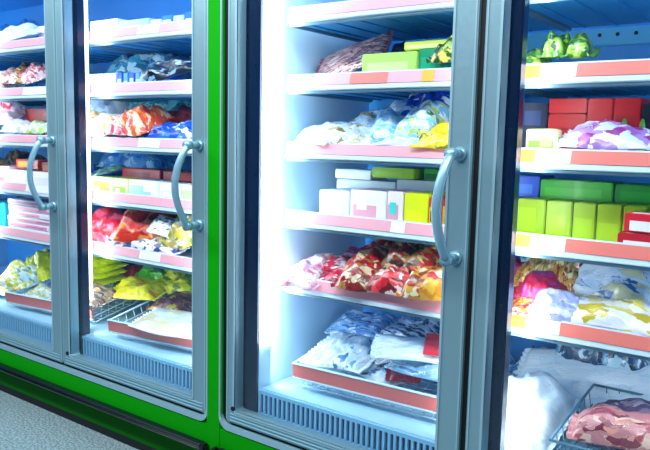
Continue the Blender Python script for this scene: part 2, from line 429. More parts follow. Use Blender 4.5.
def bag(label, bay, lvl, px, py, Y, w, l, h, cols, rot=(0, 0, 0), scale=16, name='frozen_food_bag', cat='bag', group=None, crumple=1.0, seal='#', sup_=None, stretch=(1, 1, 1), coat=.6, z=None, sealends=True, fold=0, top=None, hard=False):
    """pillow pack with crimped end seals, lumpy contents and creases; px,py at depth Y is where its middle stands"""
    sd = hash_s(label); rnd = random.Random(sd); off = Vector((rnd.random()*9, rnd.random()*9, rnd.random()*9))
    nu, nv = 30, 22
    mb = MB()
    def prof(u, v): return max(0, 1-abs(u)**3.2)**.55*max(0, 1-abs(v)**2.6)**.6
    tops = []; bot = []
    for j in range(nv+1):
        v = -1+2*j/nv
        for i in range(nu+1):
            u = -1+2*i/nu
            pinch = 1-.05*(abs(u)**4)*rnd.uniform(.6, 1.2)
            edge = 1 - .06*math.sin(u*3+sd) * (abs(v) > .8)
            x = u*w/2*(1-.05*abs(v)**3+.02*noise.noise(Vector((0, v*3, 0))+off)); y = v*l/2*pinch*edge
            p = prof(u, v)
            n1 = noise.noise(Vector((x*11, y*11, 0))+off); n2 = noise.noise(Vector((x*30, y*30, 3))+off); n3 = noise.noise(Vector((x*70, y*70, 5))+off)
            cre = abs(noise.noise(Vector((x*22+y*14, y*9, 8))+off))
            zt = h*p*(.72+.42*n1*crumple+.2*n2*crumple) + (.10*h+.003)*crumple*(n3*.6-cre*.9)*min(1, p*2+.2)
            zb = -h*.12*p*(1+.4*n1)
            zz = fold*(y/l)**2 - fold*.1
            e = .0012
            tops.append((x, y, max(zt, zb+e)+zz)); bot.append((x, y, zb-e*.4+zz))
    W = nu+1
    idx = lambda j, i: j*W+i
    n0 = len(tops)
    fs = []
    for j in range(nv):
        for i in range(nu):
            fs.append((idx(j, i), idx(j, i+1), idx(j+1, i+1), idx(j+1, i)))
            fs.append((n0+idx(j, i), n0+idx(j+1, i), n0+idx(j+1, i+1), n0+idx(j, i+1)))
    for j in range(nv):
        for i in (0, nu): fs.append((idx(j, i), idx(j+1, i), n0+idx(j+1, i), n0+idx(j, i)))
    for i in range(nu):
        for j in (0, nv): fs.append((idx(j, i), idx(j, i+1), n0+idx(j, i+1), n0+idx(j, i)))
    mb.add(tops+bot, fs)
    o = mb.build(name, film('film_'+cols[0].strip('#'), cols, scale, sd % 97, coat=coat, stretch=stretch), smooth=True, origin=(0, 0, 0))
    if sealends:
        sc = cols[0] if seal == '#' else seal
        for sgn, i in ((-1, 0), (1, nu)):
            q = MB(); rows = []
            for j in range(nv+1):
                a = Vector(tops[idx(j, i)]); zig = .004*(1 if j % 2 else -1)
                rows.append((a, a+Vector((sgn*(.014+zig*.5), 0, zig*.6+.002*math.sin(j)))))
            vs = [r_[0]-Vector((sgn*.003, 0, 0)) for r_ in rows]+[r_[1] for r_ in rows]; N = nv+1
            vs += [v-Vector((0, 0, .0012)) for v in vs]
            ff = []
            for j in range(nv):
                ff += [(j, j+1, N+j+1, N+j), (2*N+j, 3*N+j, 3*N+j+1, 2*N+j+1), (N+j, N+j+1, 3*N+j+1, 3*N+j), (j, 2*N+j, 2*N+j+1, j+1)]
            ff += [(0, N, 3*N, 2*N), (nv, 2*N+nv, 3*N+nv, N+nv)]
            q.add(vs, ff)
            so = q.build('end_seal', mat('seal_'+sc.strip('#'), sc, .3, 0, .5), None, origin=(0, 0, 0)); so.parent = o
    o.rotation_euler = tuple(R(a) for a in rot)
    p = at(px, py, Y)
    o.location = (p.x, Y, p.z if z is None else z)
    tag(o, label, cat, group)
    if top is not None:
        zs = SH[lvl-1]+.018 if lvl <= 5 else .43
        vs, _ = wverts(o); ext = max(v.z for v in vs)-min(v.z for v in vs)
        k = min(2.4, max(.4, (at(px, top, Y).z-zs)/ext)); o.scale = (1, k if k < 1.4 else 1.4, k)
        bpy.context.view_layer.update()
    if z is None:
        if 2 <= lvl <= 5:      # no pack reaches the shelf above
            lim = SH[lvl-2]-.03-(SH[lvl-1]+.018)
            vs, _ = wverts(o); ext = max(v.z for v in vs)-min(v.z for v in vs)
            if ext > lim: o.scale = (1, o.scale[1]*min(1, lim/ext*1.1), o.scale[2]*lim/ext*.95)
        (sup_ or sup(bay, lvl)).drop(o, soft=not hard)
    return o

def basket(label, x0, x1, y0, y1, z0, H, tilt, yaw=0, strip=True, m=None, pitch_y=.04):
    """wire basket; local frame: front left bottom corner region centred on x"""
    m = m or M['wire']
    w = x1-x0; d = y1-y0
    root = empty('wire_basket', ((x0+x1)/2, y0, z0), label, 'basket')
    L = root.location.copy()
    def T(x, y, z): return Vector((x, y, z))+L
    rim = MB()
    fl = .012
    def loop(z, gx, r_):
        pts = [T(-w/2+gx, gx, z), T(w/2-gx, gx, z), T(w/2-gx, d-gx, z), T(-w/2+gx, d-gx, z), T(-w/2+gx, gx, z)]
        for a, b_ in zip(pts, pts[1:]): rim.tube([a, b_], r_, 8)
    loop(H, 0, .0042); rim.build('rim', m, root, smooth=True)
    rim = MB(); loop(H*.45, fl*.5, .0025); loop(0, fl, .003); rim.build('hoops', m, root, smooth=True)
    wr = MB()
    n = max(4, int(w/.036))
    for i in range(1, n):
        x = -w/2+w*i/n; xi = x*(1-2*fl/w)
        wr.tube([T(x, 0, H), T(xi, fl, 0), T(xi, d-fl, 0), T(x, d, H)], .0019, 6)
    n = max(4, int(d/.045))
    for i in range(1, n):
        y = d*i/n
        wr.tube([T(-w/2, y, H), T(-w/2+fl, y, 0), T(w/2-fl, y, 0), T(w/2, y, H)], .0019, 6)
    wr.build('wires', m, root, smooth=True)
    if strip:
        q = MB(); q.box(-w/2+L.x, w/2+L.x, L.y-.014, L.y-.006, L.z+H-.044, L.z+H+.004, 0, .002)
        ps = q.build('price_strip', M['redrail'], root)
        q = MB(); q.box(-w/2+L.x, w/2+L.x, L.y-.017, L.y-.005, L.z+H-.05, L.z+H-.044, 0, .001); q.box(-w/2+L.x, w/2+L.x, L.y-.016, L.y-.005, L.z+H+.004, L.z+H+.008, 0, .001)
        q.build('strip_edge', M['shelf'], ps)
    root.rotation_euler = (R(tilt), 0, R(yaw))
    bpy.context.view_layer.update()
    return root

# ================================================================== BAY 3
b3 = 3
# shelf 2
bag('large dark purple black bag behind green boxes on upper shelf', 3, 2, 425, 36, .56, .42, .16, .12, ['#0a1026', '#141c3c', '#2a2040', '#5a6aa0'], (24, 0, 5), 18, top=26)
carton('long pale lime flat carton on the upper shelf', 3, 2, 362, 417, 53, .20, .08, ['#b9e86a', '#d8f59b'])
carton('emerald green carton with dark side, right of lime carton', 3, 2, 419, 442, 49, .21, .13, ['#0a9a6c', '#0fb37c'], ref=54)
carton('bright yellow green lid carton lying on the emerald carton', 3, 2, 404, 460, 42, .23, .11, ['#d6ef4a', '#eaf79a'], h=.026)
bag('small dark green leafy bag at the right end of upper shelf', 3, 2, 452, 57, .22, .10, .09, .05, ['#2a4a12', '#8fb02a', '#304a18', '#d8c060'], (20, 0, 7.5), 26, top=50)
bag('tilted clear tray bag of pale pink meat, leaning at left of the second shelf', 3, 2, 352, 55, .34, .29, .19, .028, ['#6d3b48', '#e8b8a8', '#d99a90', '#f6ded2', '#8c5a5e'], (44, -17, 4), 30, crumple=.35)
# shelf 3
bag('big white blue bag with golden brown print, back of third shelf', 3, 3, 388, 118, .36, .34, .22, .12, ['#d9f0ff', '#9fd8f2', '#e2b93b', '#8a5a1c', '#f7fdff'], (26, -14, 10), 13, top=99)
bag('clear bag of beige brown dumplings lying beside white bag', 3, 3, 358, 136, .27, .22, .18, .05, ['#eef4f4', '#c9b68a', '#8a6a3a', '#dff0f6', '#b6d8e4'], (16, 0, 6), 24, top=126)
bag('plain white bag nearest the glowing wall, third shelf', 3, 3, 329, 137, .25, .15, .16, .05, ['#ffffff', '#e6f5fb', '#f6fbff'], (14, 0, -8), 14, top=127)
bag('pale blue crumpled bag in the middle of the third shelf', 3, 3, 396, 132, .30, .16, .18, .08, ['#bfe6fa', '#5fb4e8', '#f2fbff', '#8fd0f0'], (20, 0, 20), 18, top=119)
bag('deep blue bag at the right end of the third shelf', 3, 3, 436, 118, .40, .22, .2, .12, ['#1034b4', '#1c52e0', '#0c2a90', '#e8f4ff'], (24, 0, 4), 12, top=106)
bag('white and teal bag with green vegetable print, before deep blue bag', 3, 3, 426, 126, .27, .14, .14, .07, ['#d8f2f4', '#cfd84a', '#2f7f5a', '#f4fbfd', '#7fc8e8'], (24, 0, -12), 22, top=117)
bag('bright yellow bag with a dark print at the third shelf edge', 3, 3, 443, 140, .20, .14, .12, .05, ['#f2d20a', '#ffe23a', '#3a3a18', '#f6c800'], (22, 0, 6), 16, top=128)
bag('ice blue folded bag low in front of crumpled blue bag', 3, 3, 408, 143, .20, .16, .1, .035, ['#d0f0fc', '#a6dcf4', '#f6feff'], (10, 0, 3), 16)
# shelf 4
carton('plain white carton near the glowing wall, fourth shelf', 3, 4, 319, 349, 191, .21, .14, ['#f2fbfb', '#dff6f4'], ref=205)
carton('white carton with a pink print panel, fourth shelf front', 3, 4, 350, 386, 191, .21, .14, ['#f7eef2', '#f0a6b4', '#fff7f4'], ref=205)
carton('white and pink carton with a turquoise corner, middle fourth shelf', 3, 4, 387, 403, 192, .21, .14, ['#f6e2e8', '#e89aae', '#3fd6c6'], ref=205)
carton('vivid lemon yellow carton on the fourth shelf left of the handle', 3, 4, 404, 428, 194, .21, .14, ['#e0e600', '#f0f400'], ref=205)
carton('narrow red and gold carton right of lemon yellow carton', 3, 4, 429, 440, 198, .21, .14, ['#c83a1c', '#f0b020', '#7a1a10'], ref=205)
carton('long white and grey carton at back of the fourth shelf', 3, 4, 336, 395, 181, .37, .14, ['#e9f2f2', '#b9c8cc', '#f0c080'], ref=200)
carton('pale carton with brown print at the back right, fourth shelf', 3, 4, 396, 440, 181, .37, .14, ['#d8e4e2', '#8a3a24', '#c8703a'], ref=200)
carton('white half of the flat carton lying on back stack', 3, 4, 335, 371, 172, .38, .12, ['#f6fce8', '#fdfff0'], h=.034)
carton('lime green flat carton lying on back stack of fourth shelf', 3, 4, 372, 414, 172, .38, .12, ['#a6d80a', '#b8e42a'], h=.036)
carton('small dark green carton behind the handle on fourth shelf', 3, 4, 424, 444, 170, .38, .12, ['#2fae2a', '#156a18'], h=.04)

# shelf 5: red noodle bags
NB = [
 ('pink and white bag at the far left end of fifth shelf', 311, 272, .21, .13, .17, .045, ['#f2a8c4', '#fbe4ec', '#d86a98', '#fff4f6'], (14, 0, 10)),
 ('pale beige and pink bag beside the pink white bag', 322, 272, .27, .16, .17, .05, ['#e9d0c0', '#f2e6da', '#d06a7a', '#c89a7a'], (18, 0, -14)),
 ('crimson bag with white streaks left of the noodle pile', 345, 276, .27, .19, .18, .055, ['#c41230', '#e03048', '#8a0a20', '#f6d8d4'], (16, 0, 18)),
 ('magenta purple bag at the back of the noodle pile', 360, 262, .46, .2, .18, .09, ['#7a1a5a', '#a8286a', '#40104a', '#d87a9a'], (26, -12, 0)),
 ('red bag with golden noodles at the middle of pile', 385, 266, .30, .22, .2, .07, ['#c80f16', '#e62a1c', '#8a1010', '#c8862a', '#e8c880'], (20, 0, -16)),
 ('dark red bag with brown noodles, front centre of pile', 368, 280, .20, .18, .13, .045, ['#9a0c18', '#d42a20', '#5a0a10', '#b87828', '#e8c8a0'], (14, 0, 8)),
 ('scarlet bag with a yellow window, top of pile', 408, 252, .40, .24, .2, .09, ['#d01418', '#b00c14', '#d8b83a', '#8a1410', '#e8d070'], (30, 0, 12)),
 ('red bag with tan and olive noodles at pile right', 422, 262, .30, .2, .2, .08, ['#d01a18', '#5a2a18', '#9a6a2a', '#3a1a14', '#e0b870'], (26, 0, -8)),
 ('orange gold bag at the front right of the noodle pile', 432, 288, .19, .16, .12, .05, ['#e08a1c', '#f2b83a', '#c81a14', '#8a3a10', '#fbe6b8'], (16, 0, 10)),
 ('bright red bag low between dark red and orange bags', 400, 286, .19, .18, .11, .045, ['#d80f1c', '#f04040', '#7a0c14', '#f6d8c8'], (12, 0, -6)),
 ('dark brown red bag at right back of the pile behind handle', 434, 258, .36, .18, .2, .1, ['#4a1210', '#8a2018', '#c8903a', '#20080a'], (28, 0, 0)),
]
NT = dict(zip([n[1] for n in NB], (256, 254, 256, 246, 246, 262, 236, 244, 272, 270, 236)))
for lb, px, py, Y, w, l, h, c, r_ in NB: bag(lb, 3, 5, px, py, Y, w, l, h, c, r_, 22, top=NT[px])

# bottom basket
BK = {}
def bsup(key, root):
    s = Sup(None)
    vs, fs = wverts(root); s.t.append((BVHTree.FromPolygons(vs, fs), vs)); BK[key] = s
    return s
c3 = basket('white wire basket with red price strip of clear fish bags, glowing-wall bay', -.70, -.09, .16, .62, .412, .085, 8, 3)
s3 = bsup('c3', c3)
def bb(label, key, px, py, Y, w, l, h, cols, rot, scale=18, **k): return bag(label, 0, 6, px, py, Y, w, l, h, cols, rot, scale, sup_=BK[key], **k)
ICE = ['#e8f6fc', '#b9dcec', '#f6fdff', '#3f86b8', '#d0ecf6']
bb('clear bag of white fish strips at left of the red strip basket', 'c3', 345, 365, .27, .22, .26, .045, ICE, (10, 0, 7.5), 26, stretch=(1, .4, 1))
bb('clear bag of pale blue fish, middle of the basket', 'c3', 390, 366, .33, .22, .24, .05, ['#dff2fa', '#8fc0dc', '#1f4f8f', '#f4fcff', '#a8d4ea'], (10, 0, -12), 24, stretch=(.5, 1, 1))
bb('dark blue clear bag at the back left of basket', 'c3', 365, 335, .50, .24, .2, .06, ['#8cc4ec', '#1f5fb4', '#dff2ff', '#eef8ff', '#3f8cd8'], (14, 0, 6), 18, stretch=(.5, 2, 1))
bb('navy and white bag at the back right of basket', 'c3', 415, 335, .48, .24, .2, .07, ['#d8ecf8', '#0c2a60', '#6fa8d8', '#eef6fc', '#123a78'], (16, 0, -8), 18, stretch=(.5, 2, 1))
bb('silvery bag of fish fillets lying across the basket right', 'c3', 418, 355, .38, .24, .2, .05, ['#cfe4ee', '#6f9cc0', '#f2fafd', '#16386a', '#b0a0b0'], (12, 0, 16), 18, stretch=(.4, 2, 1))
bb('small crimson packet tucked between the fish bags', 'c3', 404, 372, .24, .09, .08, .03, ['#b01838', '#d83a50', '#701028'], (12, 0, 24), 16, hard=True)
bb('blue grey fish bag under the white flat bag', 'c3', 428, 400, .235, .24, .15, .045, ['#a8d4ea', '#2a62a0', '#e8f6fc', '#7fb4d8'], (10, 0, -4), 18, stretch=(.5, 2, 1), hard=True)
o = bb('white flat bag with bright red corner at basket right front', 'c3', 414, 386, .225, .26, .13, .025, ['#d3eaf2', '#c2dfec', '#e6f5fa'], (20, 0, 22), 8, hard=True)
q = MB(); q.box(.03, .11, -.055, .06, .0225, .0255, 0, .001); lb_ = q.build('red_label', mat('print_red', '#e83a48', .4), None, origin=(0, 0, 0)); lb_.parent = o

# ================================================================== BAY 4
for i, (px, c) in enumerate(((538, ['#2f7a10', '#7fb420', '#123808', '#b8c850']), (558, ['#26680c', '#6fa41c', '#0e2c06']), (580, ['#2c7010', '#123808', '#8ab42c']))):
    bag(('first green vegetable bag by the mullion, top visible shelf', 'second green vegetable bag from the mullion, top visible shelf', 'third green vegetable bag, farthest from the mullion')[i], 4, 2, px, 54, .24, .066, .09, .045, c, (14, 0, 5*i), 40, top=46, group='green vegetable bags on the upper shelf')
# shelf 3
for i, (yt, z) in enumerate(((107, 0), (97, 0))):
    carton(('lower navy carton of the small dark pair by the mullion', 'upper navy carton of the small dark pair by the mullion')[i], 4, 3, 523, 547, 100, .36, .18, ['#0c1c4a', '#2a4a8a'], h=.09 if i == 0 else .075, ref=120, group='navy cartons by the mullion')
RC = ['#f40008', '#f80c14']
for i in range(4):
    carton(('bottom red carton of the stack behind the cream packet', 'second red carton from the bottom of the stack', 'third red carton from the bottom of stack', 'topmost red carton of the stack behind the cream packet')[i], 4, 3, 548, 586, 100, .36, .18, RC, h=.043, ref=120, group='flat red cartons stacked')
carton('large upright red carton right of the flat red stack', 4, 3, 587, 612, 97, .36, .18, ['#f40008', '#e00008'], h=.178, ref=120)
carton('large upright dark red carton at the right of third shelf', 4, 3, 613, 640, 97, .36, .18, ['#e40008', '#d00008'], h=.178, ref=120)
carton('black carton at the photo right edge behind purple bag', 4, 3, 641, 668, 105, .36, .18, ['#10141c', '#2a2f3a'], h=.16, ref=120)
o = carton('cream packet with green apple print standing at the shelf edge', 4, 3, 527, 559, 117, .19, .035, ['#f6e8a0', '#7fc83a', '#f0b060'], h=.085)
bag('white and lilac pillow bag with magenta print on the third shelf', 4, 3, 608, 140, .215, .22, .085, .026, ['#ece8fa', '#f8f6ff', '#b48ad8', '#9a2a8a', '#d8e8fa'], (24, 0, -3), 15, top=128)
for i, px in enumerate((606, 625, 643)):
    bag(('first small green-tipped sachet before red cartons', 'second small green-tipped sachet before red cartons', 'third small green-tipped sachet before red cartons')[i], 4, 3, px, 118, .315, .02, .03, .14, ['#7fc83a', '#c8e05a', '#e8c08a'], (0, 0, 0), 30, name='sachet', crumple=.1, top=119, cat='sachet', sealends=False, group='green-tipped sachets')
# shelf 4
E4 = [516, 546, 573, 597, 623, 648, 676]
W4 = ['first', 'second', 'third', 'fourth', 'fifth', 'sixth']
for i in range(6):
    carton('%s yellow-green carton from the left in the row of uprights' % W4[i], 4, 4, E4[i], E4[i+1]-1, 196, .27, .15, ['#9cbc06', '#aacc10'], h=.118, ref=215, group='yellow-green cartons in a row', panels=1)
carton('blue carton lying on the row beside the mullion', 4, 4, 512, 540, 172, .34, .14, ['#1450c8', '#2f78e0'], h=.062)
carton('green flat carton with pale right end on the yellow-green row', 4, 4, 541, 614, 174, .34, .13, ['#2fa81a', '#3fbc24'], h=.055)
carton('darker green flat carton at right on the yellow-green row', 4, 4, 616, 662, 175, .345, .13, ['#1f9020', '#2aa42a'], h=.052)
carton('lower red and white flat carton at the fourth shelf edge', 4, 4, 618, 668, 228, .18, .08, ['#c81024', '#f6f0f2'], h=.055, group='red and white flat cartons')
carton('upper red and white flat carton at the fourth shelf edge', 4, 4, 624, 670, 214, .182, .078, ['#d81428', '#f6f0f2'], h=.05, rot=-5, group='red and white flat cartons')
# shelf 5
bag('deep red bag at the back left of the pasta shelf', 4, 5, 530, 268, .45, .22, .2, .1, ['#a80c24', '#d02040', '#60081a', '#c83a6a'], (20, 0, 8), 14)
bag('clear bag of golden spiral pasta in a red wrapper', 4, 5, 555, 268, .36, .2, .17, .07, ['#e0a83a', '#f2cc70', '#8a4a10', '#c81028', '#fae6b0'], (18, 0, 6), 26, stretch=(2.2, .8, 1))
bag('light blue folded bag end under the shelf rail', 4, 5, 556, 256, .5, .16, .12, .05, ['#8fc8ee', '#c8e8fa', '#5fa4d8'], (10, 0, 4), 14, top=250)
bag('maroon bag with orange and grey print behind blue bag', 4, 5, 600, 266, .48, .24, .2, .12, ['#6a0c1c', '#a82030', '#c89060', '#301018'], (20, 0, -6), 18, top=251)
bag('crimson and yellow bag low by the mullion on pasta shelf', 4, 5, 524, 303, .21, .09, .13, .055, ['#c81428', '#f0b820', '#f4e4d0', '#8a0c18', '#e8703a'], (20, 0, 4), 26)
bag('magenta red bag below the spiral pasta', 4, 5, 545, 290, .27, .13, .13, .06, ['#c01040', '#e02850', '#80103a', '#b43a8a'], (22, 0, 12), 14)
bag('clear lilac tinted bag in the middle of the pasta shelf front', 4, 5, 558, 308, .205, .13, .12, .06, ['#b8bcec', '#d8dcf8', '#8f94d0', '#e8ecff'], (24, 0, 18), 12)
bag('large white bag with blue swirl print leaning right', 4, 5, 618, 284, .36, .26, .2, .075, ['#eaf4fa', '#cfe6f2', '#2f6fa8', '#f6fcff', '#d8d8a8'], (24, 0, -14), 11)
bag('white translucent bag of yellow fries at the pasta shelf right', 4, 5, 612, 316, .22, .25, .13, .05, ['#f2f0f6', '#e8e8f4', '#ecd860', '#fbf8ff', '#c8b020'], (20, 0, -4), 15)
# bottom
bag('dark blue and white fish bag at the bottom bay by mullion', 4, 6, 538, 360, .60, .30, .14, .10, ['#1f5f9a', '#9fd4ec', '#0c2f66', '#dff4fa', '#3f94c8'], (14, 0, 6), 16, stretch=(1, 3, 1), top=334)
bag('teal and navy fish bag lying behind the white sacks', 4, 6, 612, 345, .60, .34, .13, .10, ['#12406f', '#5fb0d0', '#08203f', '#c0e4ee'], (14, 0, 0), 16, stretch=(1, 3, 1), top=336)
bag('wide plain white sack lying behind the grey meat basket', 4, 6, 612, 385, .49, .58, .2, .03, ['#e6f6fa', '#d4ecf4', '#f4fcfe'], (52, -5, 0), 6, name='plastic_sack', cat='sack', top=358)
bag('plain white plastic sack left of the grey meat basket', 4, 6, 522, 420, .27, .24, .34, .15, ['#e6f6fa', '#d4ecf4', '#f4fcfe'], (22, 0, -4), 6, name='plastic_sack', cat='sack', top=362)
c4 = basket('grey wire basket of frozen meat at the bottom right corner', .235, .80, .068, .47, .408, .095, 6, 0, strip=False, m=M['dwire'])
s4 = bsup('c4', c4)
bb('dark plum frozen meat pack at the back of grey basket', 'c4', 640, 410, .30, .28, .18, .13, ['#6a4a6a', '#9a8098', '#4a2a48', '#d8c0cc', '#7a3a50'], (8, 0, 10), 12, name='frozen_meat_pack', cat='meat', crumple=.5)
bb('marbled pink and orange frozen meat pack, front of grey basket', 'c4', 622, 436, .16, .24, .14, .10, ['#d88a8a', '#f4c8b0', '#8a2a40', '#f0a08a', '#b04a58'], (8, 0, 8), 16, name='frozen_meat_pack', cat='meat', crumple=.5)

# ================================================================== BAY 2
carton('big white carton at the left of the topmost shelf', 2, 1, 90, 117, 9, .22, .2, ['#f4fbff', '#e8f4fa'], h=.09, ref=25)
carton('pale blue carton right of the big white carton', 2, 1, 118, 149, 14, .22, .2, ['#a8d8f4', '#c8eafc'], h=.075, ref=25)
for i, (a, b_) in enumerate(((150, 161), (162, 172), (173, 183), (184, 195))):
    carton(('first blue and white carton right of the pale blue carton, topmost shelf', 'second blue and white carton along topmost shelf', 'third blue and white carton along topmost shelf', 'last blue and white carton by the door frame, topmost shelf')[i], 2, 1, a, b_, 14, .22, .14, [('#d8f0fa', '#2a8ad8', '#c8e4f4', '#1c70c8')[i], ('#2a8ad8', '#e8f6fc', '#1f78d0', '#d8f0fa')[i]], h=(.065, .075, .07, .08)[i], ref=25, group='blue and white cartons on the topmost shelf')
for i, (a, b_) in enumerate(((89, 95), (96, 102), (103, 109), (110, 115))):
    carton(('first white carton from the left, second shelf upright row', 'second white carton from left, second shelf upright row', 'third white carton from left, second shelf upright row', 'fourth white carton from left, second shelf upright row')[i], 2, 2, a, b_, 64, .25, .2, ['#f2f8ff', '#e0ecfa'], h=.088, ref=75, group='white cartons on second shelf')
for i, (a, b_) in enumerate(((117, 122), (123, 128), (129, 134), (135, 140), (141, 146))):
    carton(('first royal blue carton after the white row', 'second royal blue carton after the white row', 'third royal blue carton after the white row', 'fourth royal blue carton after the white row', 'fifth royal blue carton, next to the black bag')[i], 2, 2, a, b_, 65, .25, .2, [('#1c50d0', '#3a86e8')[i % 2], '#a8d4fa'], h=.085, ref=75, group='royal blue cartons on second shelf')
bag('crumpled black and silver bag sprawling on the second shelf right', 2, 2, 172, 74, .24, .34, .16, .085, ['#0a1020', '#1c2a48', '#06080f', '#8fb8d8'], (26, -12, 5), 20, top=61)
bag('teal clear bag behind the crumpled black bag', 2, 2, 150, 60, .52, .5, .2, .13, ['#3fa8c8', '#7fd0e0', '#1f6f94', '#c8eef4'], (10, 0, 0), 14)
# shelf 3
bag('leafy green bag at the upper left of third shelf', 2, 3, 98, 112, .42, .2, .18, .11, ['#4aa020', '#1c4a20', '#a8d83a', '#2a6a2a'], (18, 0, 0), 18, top=106)
bag('white rounded bag behind orange bags', 2, 3, 116, 113, .42, .2, .2, .1, ['#e4f0fa', '#bcdcf0', '#f8fcff'], (16, 0, 0), 12, top=106)
bag('teal blue bag at the back of the third shelf right', 2, 3, 165, 112, .55, .5, .2, .14, ['#2f9ab8', '#5fc4d0', '#1a6a94', '#8fe0d8'], (12, 0, 0), 12, top=105)
bag('cream and yellow bag at the third shelf left edge', 2, 3, 98, 128, .25, .17, .16, .075, ['#f6e8a8', '#fbf8ec', '#e8a84a', '#f8d0c0'], (24, 0, 6), 20, top=118)
bag('white bag with gold print beside the cream bag', 2, 3, 112, 128, .22, .15, .15, .06, ['#fbf6e8', '#f2c04a', '#e8e4dc', '#f4f8ec'], (24, 0, -8), 22, top=119)
bag('pink and orange bag in the middle of the third shelf', 2, 3, 127, 127, .22, .15, .15, .07, ['#f08a9a', '#f4a040', '#fbe0e4', '#d83a5a'], (24, 0, 4), 22, top=118)
bag('orange red bag right of the pink bag', 2, 3, 146, 126, .24, .16, .16, .085, ['#e8481c', '#f08020', '#d01a18', '#f8c8a0'], (26, 0, -6), 20, top=113)
bag('royal blue and white bag by the door frame on third shelf', 2, 3, 178, 133, .24, .24, .16, .06, ['#1550d0', '#2f78ec', '#e8f4ff', '#0f3aa8'], (20, 0, 4), 12, top=126)
bag('dark red bag behind the royal blue bag', 2, 3, 186, 122, .40, .2, .18, .1, ['#8a1818', '#b83020', '#5a0c10'], (18, 0, 0), 14)
# shelf 4
bag('round navy blue bag at the far left of the fourth shelf', 2, 4, 98, 160, .50, .16, .16, .14, ['#1a3aa0', '#0f2a80', '#3f78d0'], (10, 0, 0), 10)
bag('light blue bag at the back middle of fourth shelf', 2, 4, 140, 162, .55, .46, .2, .15, ['#5fb8dc', '#9fdcf0', '#1f60b8', '#3f8fd0'], (12, 0, 0), 10, top=154)
carton('pale green and white carton at the left of the fourth shelf', 2, 4, 91, 112, 180, .22, .18, ['#e8f4c8', '#c0e060', '#fbfdf0'], h=.085)
carton('lime and white carton second along the fourth shelf', 2, 4, 113, 128, 181, .22, .18, ['#d8f09a', '#8fd02a', '#f4fbe8'], h=.085)
carton('white carton with blue line third along the fourth shelf', 2, 4, 129, 158, 181, .22, .18, ['#f6fafd', '#a8c8e8', '#ffffff'], h=.085)
carton('white carton with pale grey panel, fourth shelf right', 2, 4, 159, 180, 184, .22, .18, ['#fbfbfb', '#e0e6ee', '#f8d8c8'], h=.082)
carton('white carton beside the door handle, fourth shelf', 2, 4, 181, 196, 186, .22, .18, ['#f4f4e4', '#d8e8a0'], h=.08)
carton('long dark red flat carton lying on the white carton', 2, 4, 122, 160, 168, .30, .14, ['#a8141c', '#6a0c14'], h=.04)
carton('dark red flat carton behind the door handle', 2, 4, 163, 200, 170, .30, .14, ['#981418', '#c0282a'], h=.038)
bag('dark grey green bag beside the dark red carton', 2, 4, 108, 171, .30, .18, .12, .035, ['#2f5a5a', '#6a8a7a', '#1a2f3a', '#8fb08a'], (10, -12, 0), 18)
# shelf 5
bag('maroon bag under the fourth shelf at left back', 2, 5, 110, 212, .48, .36, .22, .13, ['#7a1024', '#a81c30', '#4a0a1a'], (14, 0, 0), 12, top=205)
bag('large bright red bag sprawled over the fifth shelf', 2, 5, 116, 225, .26, .36, .2, .085, ['#e80c28', '#f83048', '#c80a1c', '#f0607a'], (30, 8, -6), 10, top=207)
bag('orange red bag right of the bright red bag', 2, 5, 150, 225, .28, .26, .2, .08, ['#e8301c', '#f0601c', '#c81a14', '#f49030'], (28, 4, 10), 12, top=207)
bag('tan yellow bag by the door frame on the fifth shelf', 2, 5, 188, 235, .27, .2, .18, .09, ['#e8c84a', '#d8b060', '#8aa03a', '#f4ecc8'], (22, 0, -8), 20, top=222)
bag('white packet with black print tilted over the tan bag', 2, 5, 172, 229, .21, .15, .12, .03, ['#f2f2ec', '#fafaf6', '#3a3a40', '#d8d4c8'], (32, 14, 24), 24)
bag('white bag with dark letters-like marks lying at the fifth shelf edge', 2, 5, 143, 244, .20, .50, .1, .045, ['#f8f2f6', '#fdf8fa', '#f0d8e4', '#34407a'], (18, 0, 0), 18)
# bottom baskets of the left freezer
cb = basket('white wire basket with red strip and white paper packet, second bay', -1.72, -1.12, .16, .68, .41, .07, 9, 7)
sb = bsup('cb', cb)
ca = basket('white wire basket with red strip of yellow bags, leftmost bay', -2.55, -1.935, .16, .68, .41, .07, 9, 7)
sa = bsup('ca', ca)
bb('white paper packet lying flat at the front of the red strip basket', 'cb', 175, 327, .20, .36, .2, .022, ['#eef6fa', '#e2eff6', '#f8fcfe', '#e8dcb0'], (14, 0, 6), 7, hard=True)
bb('yellow bag with orange print in the middle of the basket', 'cb', 140, 312, .40, .26, .2, .06, ['#fff000', '#fff43a', '#f09a1c', '#e8e000'], (14, 0, 18), 12, hard=True)
bb('purple brown bag at the right of the basket behind paper packet', 'cb', 182, 305, .40, .26, .2, .06, ['#7a2a4a', '#a84a3a', '#e8d030', '#4a1838'], (14, 0, 0), 14)
bb('yellow and olive bag at the basket back right', 'cb', 180, 295, .54, .3, .18, .07, ['#f0f020', '#b8cc10', '#fff040', '#5a8a1c'], (16, 0, -6), 14)
bb('bright green bag piled at the back of the basket', 'cb', 160, 285, .58, .36, .18, .13, ['#3fb81c', '#1c7a1c', '#7ad83a', '#0c4a18'], (18, -10, 4), 14)
bb('dark green bag at the basket back left', 'cb', 128, 285, .60, .3, .18, .11, ['#0f5a24', '#083a18', '#2f8a2a', '#0a2a20'], (14, 0, 0), 14)
bb('maroon bag on top of the dark green bag', 'cb', 134, 272, .60, .3, .16, .08, ['#7a1420', '#5a0c18', '#98202a'], (14, 0, 0), 10)
bb('brown and grey bag at the right of leftmost basket', 'ca', 94, 322, .24, .2, .2, .07, ['#8a6a5a', '#b8a89a', '#4a3a3a', '#d8d0c8', '#c89a5a'], (14, 0, 8), 26)
